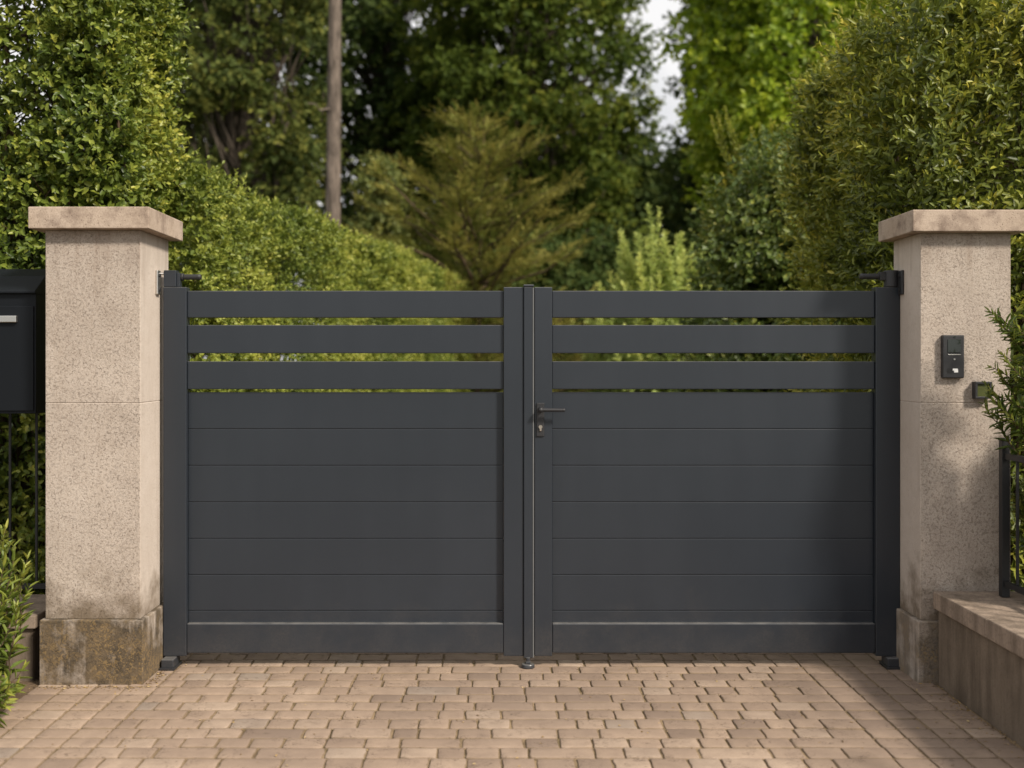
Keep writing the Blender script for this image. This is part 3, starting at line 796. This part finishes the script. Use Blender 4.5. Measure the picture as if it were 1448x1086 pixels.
# ------------------------------------------------------------------ low walls
def stone_wall(label, x0, x1, y0, y1, h, cope, over, along, nseg):
    r = thing('low_wall', label, 'wall', ((x0 + x1) / 2, (y0 + y1) / 2, 0))
    box('wall_body', M_WALL, r, x0 + over, x1 - over, y0 + over, y1 - over, -.05, h - cope, .006, 2)
    for i in range(nseg):
        if along == 'y':
            a, b = y0 + (y1 - y0) * i / nseg, y0 + (y1 - y0) * (i + 1) / nseg
            box('coping_slab', M_COPE, r, x0, x1, a + .0015, b - .0015, h - cope + .0005, h + rng.normal(0, .0012), .006, 3)
        else:
            a, b = x0 + (x1 - x0) * i / nseg, x0 + (x1 - x0) * (i + 1) / nseg
            box('coping_slab', M_COPE, r, a + .0015, b - .0015, y0, y1, h - cope + .0005, h + rng.normal(0, .0012), .006, 3)
    return r
stone_wall('low weathered wall with stone coping running forward from the intercom pillar', 1.858, 2.42, -4.3, YF - .024, .394, .075, .016, 'y', 8)
stone_wall('short low stone wall behind the leafy plant, under the letterbox', -3.9, -1.965, -.22, .22, .277, .055, .02, 'x', 3)

# ------------------------------------------------------------------ railings
def railing(label, p0, p1, zb, h, step, posts):
    p0, p1 = Vector(p0), Vector(p1)
    d = (p1 - p0); L = d.length; d.normalize()
    r = thing('railing', label, 'railing', (p0.x, p0.y, zb), math.atan2(d.y, d.x))
    def loc(name, x0, x1, y0, y1, z0, z1, bev=.0015):
        bm = bmesh.new(); add_box(bm, x0, x1, y0, y1, z0, z1, bev); return from_bm(name, bm, M_BLACK, r, True)
    for x in posts:
        po = loc('post', x - .016, x + .016, -.016, .016, 0.001, h, .002)
        bm = bmesh.new(); add_box(bm, x - .019, x + .019, -.019, .019, h + .0005, h + .012, .003); from_bm('post_cap', bm, M_BLACK, po, True)
    for a, b in zip(posts[:-1], posts[1:]):
        loc('rail', a + .0165, b - .0165, -.008, .008, .045, .07)
        loc('rail', a + .0165, b - .0165, -.008, .008, h - .075, h - .05)
        n = max(1, round((b - a) / step))
        for k in range(1, n):
            x = a + (b - a) * k / n
            bm = bmesh.new()
            add_box(bm, x - .005, x + .005, -.005, .005, .0705, h - .0755, .001)
            from_bm('bar', bm, M_BLACK, r, True)
    return r
railing('black metal railing on the low wall coping in front of the bush', (2.105, -.375, 0), (2.105, -3.6, 0), .394, .645, .115, [0, 1.6, 3.2])
railing('black metal railing behind the letterbox, on the short wall', (-1.985, .13, 0), (-3.8, .13, 0), .277, 1.08, .12, [0, 1.7])

# ------------------------------------------------------------------ letterbox
YL = -.12
lx = lambda px: X(px, YL)
lz = lambda py: Z(py, YL)
mb = thing('letterbox', 'black wall letterbox with sloped lid and a silver grip, partly out of frame', 'letterbox', (lx(51) - .2, YL + .1, lz(585)))
xr, xl2 = lx(51), lx(51) - .40
zt, zb_ = lz(413), lz(585)
box('body', M_BOX, mb, xl2 + .006, xr - .004, YL + .008, YL + .2, zb_, zt, .003)
dr = box('door', M_BOX, mb, xl2 + .012, lx(47), YL, YL + .0078, zb_ + .012, lz(432.5), .003)
bm = bmesh.new()
prof = [(YL - .012, zt - .006), (YL - .012, zt + .004), (YL + .1, zt + .078), (YL + .2, zt + .118), (YL + .2, zt - .006)]
vs = [[bm.verts.new((x, y, z)) for y, z in prof] for x in (xl2, xr)]
bm.faces.new(vs[0]); bm.faces.new(vs[1][::-1])
for i in range(5):
    j = (i + 1) % 5
    bm.faces.new((vs[0][i], vs[1][i], vs[1][j], vs[0][j]))
bmesh.ops.bevel(bm, geom=list(bm.edges), offset=.003, segments=2, profile=.6, affect='EDGES')
from_bm('lid', bm, M_BOX, mb)
bm = bmesh.new()
add_box(bm, lx(25) - .13, lx(25), YL - .016, YL + .001, lz(456), lz(446.5), .003)
from_bm('grip', bm, M_STEEL, dr)
for z in (zb_ + .1, zt - .12):
    box('bracket', M_BLACK, mb, xr - .22, xr - .18, YL + .2005, .121, z, z + .03, .002)

# ------------------------------------------------------------------ hedges
def thin_left(P):      # the upper far corner of the clipped block is sparse
    return np.clip(1.15 - 0.75 * np.clip((P[:, 2] - 2.3) / .8, 0, 1) * np.clip((1.35 - P[:, 0]) / .7, 0, 1), 0.1, 1)
hedge('hedge', 'tall clipped hedge block rising behind the letterbox pillar', (-3.35, .55, -.02), 0, 1.46, .95, 3.75, L_BOX,
      .05, .029, 1750, 'FRBT', lump=.06, depth=.27, thin=thin_left, k=7, sprig=.11, stems=26, bare=.1, tuft=20, tamp=.055)
ang = math.atan2(9.8, 1.5)
hedge('hedge', 'long sunlit clipped hedge receding beside the drive behind the gate', (-1.70, 1.25, -.02), ang, 11.5, 1.0, 2.44, L_LONG,
      .044, .027, 1350, 'FTL', lump=.03, depth=.22, k=7, sprig=.085, stems=40, bare=.1, tuft=17, tamp=.026)
hedge('hedge', 'tall loose hedge with arching twigs behind the intercom pillar', (2.02, .45, -.02), 0, 2.2, 1.75, 3.14, L_RIGHT,
      .062, .024, 1150, 'FLTB', lump=.11, depth=.36, k=8, sprig=.17, stems=44, bare=.3, up=.55, tintbias=.03)

# ------------------------------------------------------------------ trees and shrubs behind the gate
def at(px, D): return (px - VX) / F * D
def top(py, D): return CH + (VY - py) / F * D
def place(px, D): return (at(px, D), D + CY, -.03)

# bare trunked pine
D = 17
r = broadleaf('pine_tree', 'tall pine with a bare straight pinkish trunk above the long hedge', 'tree', place(469, D), 15.5, 9.4, 1.7, 1.9, 50, 40, .13, L_SPRUCE, .15, (.4, .7), bark=M_PINE, lean=(.1, 0), wob=.0008, stubs=3)
broadleaf('evergreen_tree', 'dark drooping evergreen left of the bare pine trunk, nearest the clipped block', 'tree', place(345, 19), 15, .4, 1.45, 1.6, 230, 40, .12, L_SPRUCE, .16, (.35, .7), droop=.75, profile=lambda t: 1.15 - .3 * t, tintbias=.03)
broadleaf('evergreen_tree', 'second dark evergreen, half hidden behind the clipped hedge block', 'tree', place(240, 25), 14, .6, 2.3, 2.0, 220, 40, .14, L_SPRUCE, .16, (.4, .8), droop=.6, holes=.15)
broadleaf('broadleaf_tree', 'huge dark broadleaf tree filling the middle behind the olive conifer', 'tree', place(745, 25), 15, .6, 2.45, 3.0, 330, 50, .15, L_DARK, .28, (.45, .85), profile=lambda t: .75 + .35 * math.sin(math.pi * min(1, t * 1.1)))
broadleaf('broadleaf_tree', 'dark tree behind the bare pine trunk with small sky gaps', 'tree', place(545, 28), 15, .4, 2.7, 2.6, 300, 44, .16, L_DEEP, .24, (.45, .85), holes=.2)
conifer('olive_conifer', 'olive feathery conifer with upswept brownish tips above the gate', place(672, 15), top(165, 15), .2, 2.05, L_OLIVE, 26, 8, .4, .058, .06, 38, shape=.85, tips=.6, bark=M_TWIG, wob=.48)
broadleaf('shrub', 'bluish green shrub between the bare trunk and the olive conifer', 'shrub', place(535, 17.5), top(205, 17.5), .2, .62, .6, 70, 44, .085, L_BLUE, .05, (.2, .4), profile=lambda t: 1.15 - .8 * t)
broadleaf('maple_tree', 'bright yellow green maple right of the sky gap', 'tree', place(1128, 18), 10.6, 1.6, 1.7, 1.7, 230, 40, .14, L_MAPLE, .15, (.32, .62), profile=lambda t: 1.1 - .35 * abs(t - .4), droop=.42, tintbias=.12)
broadleaf('broadleaf_tree', 'dark slim tree edging the right side of the sky gap', 'tree', place(1020, 26), 14, .5, .85, 1.2, 130, 40, .16, L_DEEP, .2, (.4, .75), profile=lambda t: 1.25 - .5 * t)
broadleaf('broadleaf_tree', 'shaded low tree glimpsed through the clipped hedge block beside the letterbox', 'tree', place(70, 22), top(190, 22), .1, 2.6, 1.6, 150, 44, .16, L_DEEP, .16, (.4, .8))
broadleaf('broadleaf_tree', 'far dark tree behind the maple', 'tree', place(1180, 30), 14, .5, 3.2, 2.6, 220, 44, .18, L_DARK, .25, (.5, .95))
broadleaf('broadleaf_tree', 'low dark tree under the sky gap in the distance', 'tree', place(900, 31), top(200, 31), .3, 2.6, 2.0, 190, 44, .18, L_DEEP, .2, (.45, .9), profile=lambda t: 1.2 - .6 * t)
broadleaf('broadleaf_tree', 'far dark tree seen over the loose hedge', 'tree', place(1400, 26), 12, .5, 2.8, 2.4, 190, 44, .18, L_DARK, .25, (.5, .95))
broadleaf('shrub', 'dark green shrub spreading beside the loose hedge behind the gate', 'shrub', place(1105, 9.2), top(195, 9.2), .1, .62, .7, 190, 60, .062, L_SHRUB, .04, (.2, .4), profile=lambda t: 1.2 - .55 * t)
broadleaf('shrub', 'dark low shrub behind the right gate leaf', 'shrub', place(1010, 14), top(385, 14), .05, 1.0, .9, 100, 46, .08, L_SHRUB, .04, (.22, .42))
broadleaf('shrub', 'dark undergrowth bush below the olive conifer', 'shrub', place(800, 18), top(300, 18), .05, 1.5, 1.0, 160, 44, .1, L_DEEP, .05, (.3, .55))

def pale():
    D = 12
    loc = place(945, D)
    sh = []
    for i in range(140):
        a = rng.uniform(0, 6.28); q = rng.uniform(0, 1) ** .6
        e = np.array([math.cos(a) * 1.0 * q - .1, math.sin(a) * .8 * q, (top(285, D) + .03) * (1 - .45 * q ** 1.6) * rng.uniform(.8, 1.02)])
        b = np.array([e[0] * .45, e[1] * .45, e[2] * rng.uniform(.15, .68)])
        sh.append((b, e))
    shoots_plant('shrub', 'pale green upright shrub above the right gate leaf', 'shrub', loc, sh, .115, .06, L_PALE, .036, 'foliage', (1.25, .6))
pale()
def arching():
    D = 9.6
    loc = place(1085, D)
    sh = []
    for px, py, k in ((1018, 150, 0), (1030, 165, 0), (1048, 205, 0), (1012, 250, 0), (1065, 175, 0), (1100, 165, 0), (1150, 120, 0), (1022, 285, 0), (1180, 110, 0)):
        e = np.array([at(px, D) - loc[0], rng.normal(0, .1), top(py, D)])
        for j in range(3):
            ee = e + rng.normal(0, .07, 3) * (j > 0)
            b = np.array([ee[0] * .25 + .1, ee[1] * .3, ee[2] * rng.uniform(.35, .6)])
            sh.append((b, ee))
    for j in range(8):
        a = rng.uniform(0, 6.28); e = np.array([math.cos(a) * .35, math.sin(a) * .3, rng.uniform(1.6, 2.9)])
        sh.append((np.array([0, 0, .05]), e))
    shoots_plant('shrub', 'loose shrub with long arching shoots against the maple', 'shrub', loc, sh, .07, .036, L_RIGHT, .032, 'foliage')
arching()

# ------------------------------------------------------------------ plants in front
def bush_right():
    loc = (2.54, -.5, .3)
    sh = []
    for i in range(600):
        a = rng.uniform(0, 6.28); q = rng.uniform(0, 1) ** .55
        ex, ey = math.cos(a) * .42 * q, math.sin(a) * .38 * q
        ez = 1.08 * (1 - .5 * q ** 2) * rng.uniform(.55, 1.05)
        b = np.array([ex * .55, ey * .55, ez * rng.uniform(.25, .65)])
        sh.append((b, np.array([ex, ey, ez])))
    def tip(px, py, Y, b):
        sh.append((np.array(b) - loc, np.array([X(px, Y), Y, Z(py, Y)]) - loc))
    for px, py, Y in ((1400, 440, -.42), (1412, 455, -.45), (1425, 470, -.45), (1436, 460, -.5), (1396, 545, -.42), (1392, 572, -.42), (1400, 560, -.46), (1404, 520, -.44), (1415, 500, -.5), (1430, 520, -.5), (1420, 580, -.5), (1440, 590, -.5)):
        tip(px, py, Y, (X(px + 38, Y) + .06, Y + rng.normal(-.03, .04), Z(py, Y) - rng.uniform(.12, .3)))
        tip(px + 8, py + 10, Y - .04, (X(px + 42, Y) + .08, Y + rng.normal(-.05, .04), Z(py, Y) - rng.uniform(.1, .3)))
    shoots_plant('bush', 'dark lance leaved bush growing behind the railing against the pillar', 'bush', loc, sh, .062, .017, L_LANCE, .018, 'foliage', (.95, .45))
bush_right()
def plant_left():
    loc = (-2.12, -.62, -.02)
    sh = []
    def tip(px, py, Y, bx):
        sh.append((np.array([bx, Y + rng.normal(0, .04), .02]) - loc, np.array([X(px, Y), Y, Z(py, Y)]) - loc))
    for px, py, Y in ((8, 752, -.45), (40, 790, -.5), (18, 775, -.55), (30, 815, -.5), (5, 800, -.6), (36, 835, -.5), (14, 838, -.62), (25, 860, -.6), (-10, 780, -.6), (-25, 760, -.5), (-20, 830, -.7),
                      (24, 955, -.75), (16, 965, -.8), (2, 955, -.8), (24, 985, -.72), (-8, 985, -.85), (8, 992, -.8), (-18, 930, -.8)):
        for j in range(2):
            tip(px - j * 9 + rng.normal(0, 5), py + j * 12 + rng.normal(0, 6), Y - j * .02, X(px, Y) - rng.uniform(.05, .22))
    for i in range(40):
        a = rng.uniform(0, 6.28); q = rng.uniform(.2, 1)
        sh.append((np.array([-.33 + .05 * math.cos(a), .05 * math.sin(a), .03]), np.array([-.33 + .24 * q * math.cos(a), .2 * q * math.sin(a), rng.uniform(.12, .4)])))
    shoots_plant('leafy_plant', 'bright green leafy plant in the bed in front of the short wall', 'plant', loc, sh, .085, .021, L_PLANT, .036, 'foliage')
plant_left()

# ------------------------------------------------------------------ light, sky, camera
SUN = Vector((1.1, -1.0, 1.22)).normalized()
sd = bpy.data.lights.new('sun', 'SUN'); sd.energy = 5.0; sd.angle = R(8); sd.color = (1.0, 0.91, 0.79)
so = bpy.data.objects.new('sun', sd); COL.objects.link(so)
so.rotation_euler = SUN.to_track_quat('Z', 'Y').to_euler(); so.location = SUN * 30
w = bpy.data.worlds.new('World'); scene.world = w; w.use_nodes = True
nt = w.node_tree; nn = nt.nodes
bg = nn['Background']; sky = nn.new('ShaderNodeTexSky'); sky.sky_type = 'NISHITA'; sky.sun_disc = False
sky.sun_elevation = math.asin(SUN.z); sky.sun_rotation = math.atan2(SUN.x, SUN.y)
sky.dust_density = 2.5; sky.air_density = 1.0; sky.ozone_density = 1.0
tc = nn.new('ShaderNodeTexCoord'); ns = nn.new('ShaderNodeTexNoise'); ns.inputs['Scale'].default_value = 2.2; ns.inputs['Detail'].default_value = 7
nt.links.new(tc.outputs['Generated'], ns.inputs['Vector'])
rp = nn.new('ShaderNodeValToRGB'); rp.color_ramp.elements[0].position = .2; rp.color_ramp.elements[1].position = .42
nt.links.new(ns.outputs['Fac'], rp.inputs[0])
mx = nn.new('ShaderNodeMix'); mx.data_type = 'RGBA'
nt.links.new(rp.outputs[0], mx.inputs[0]); nt.links.new(sky.outputs[0], mx.inputs[6]); mx.inputs[7].default_value = (11.6, 11.5, 11.5, 1)
nt.links.new(mx.outputs[2], bg.inputs[0]); bg.inputs[1].default_value = 0.076

cd = bpy.data.cameras.new('camera'); co = bpy.data.objects.new('camera', cd); COL.objects.link(co)
co.location = (0, CY, CH); co.rotation_euler = (R(90), 0, 0)
cd.sensor_width = 36; cd.lens = F / 1448 * 36
cd.shift_x = (724 - VX) / 1448; cd.shift_y = (VY - 543) / 1448
cd.clip_end = 2000; cd.clip_start = .05
cd.dof.use_dof = True; cd.dof.focus_distance = 4.8; cd.dof.aperture_fstop = 1.55
scene.camera = co
vs_ = scene.view_settings
vs_.view_transform = 'Standard'; vs_.look = 'None'; vs_.exposure = 0.14; vs_.gamma = 1.0
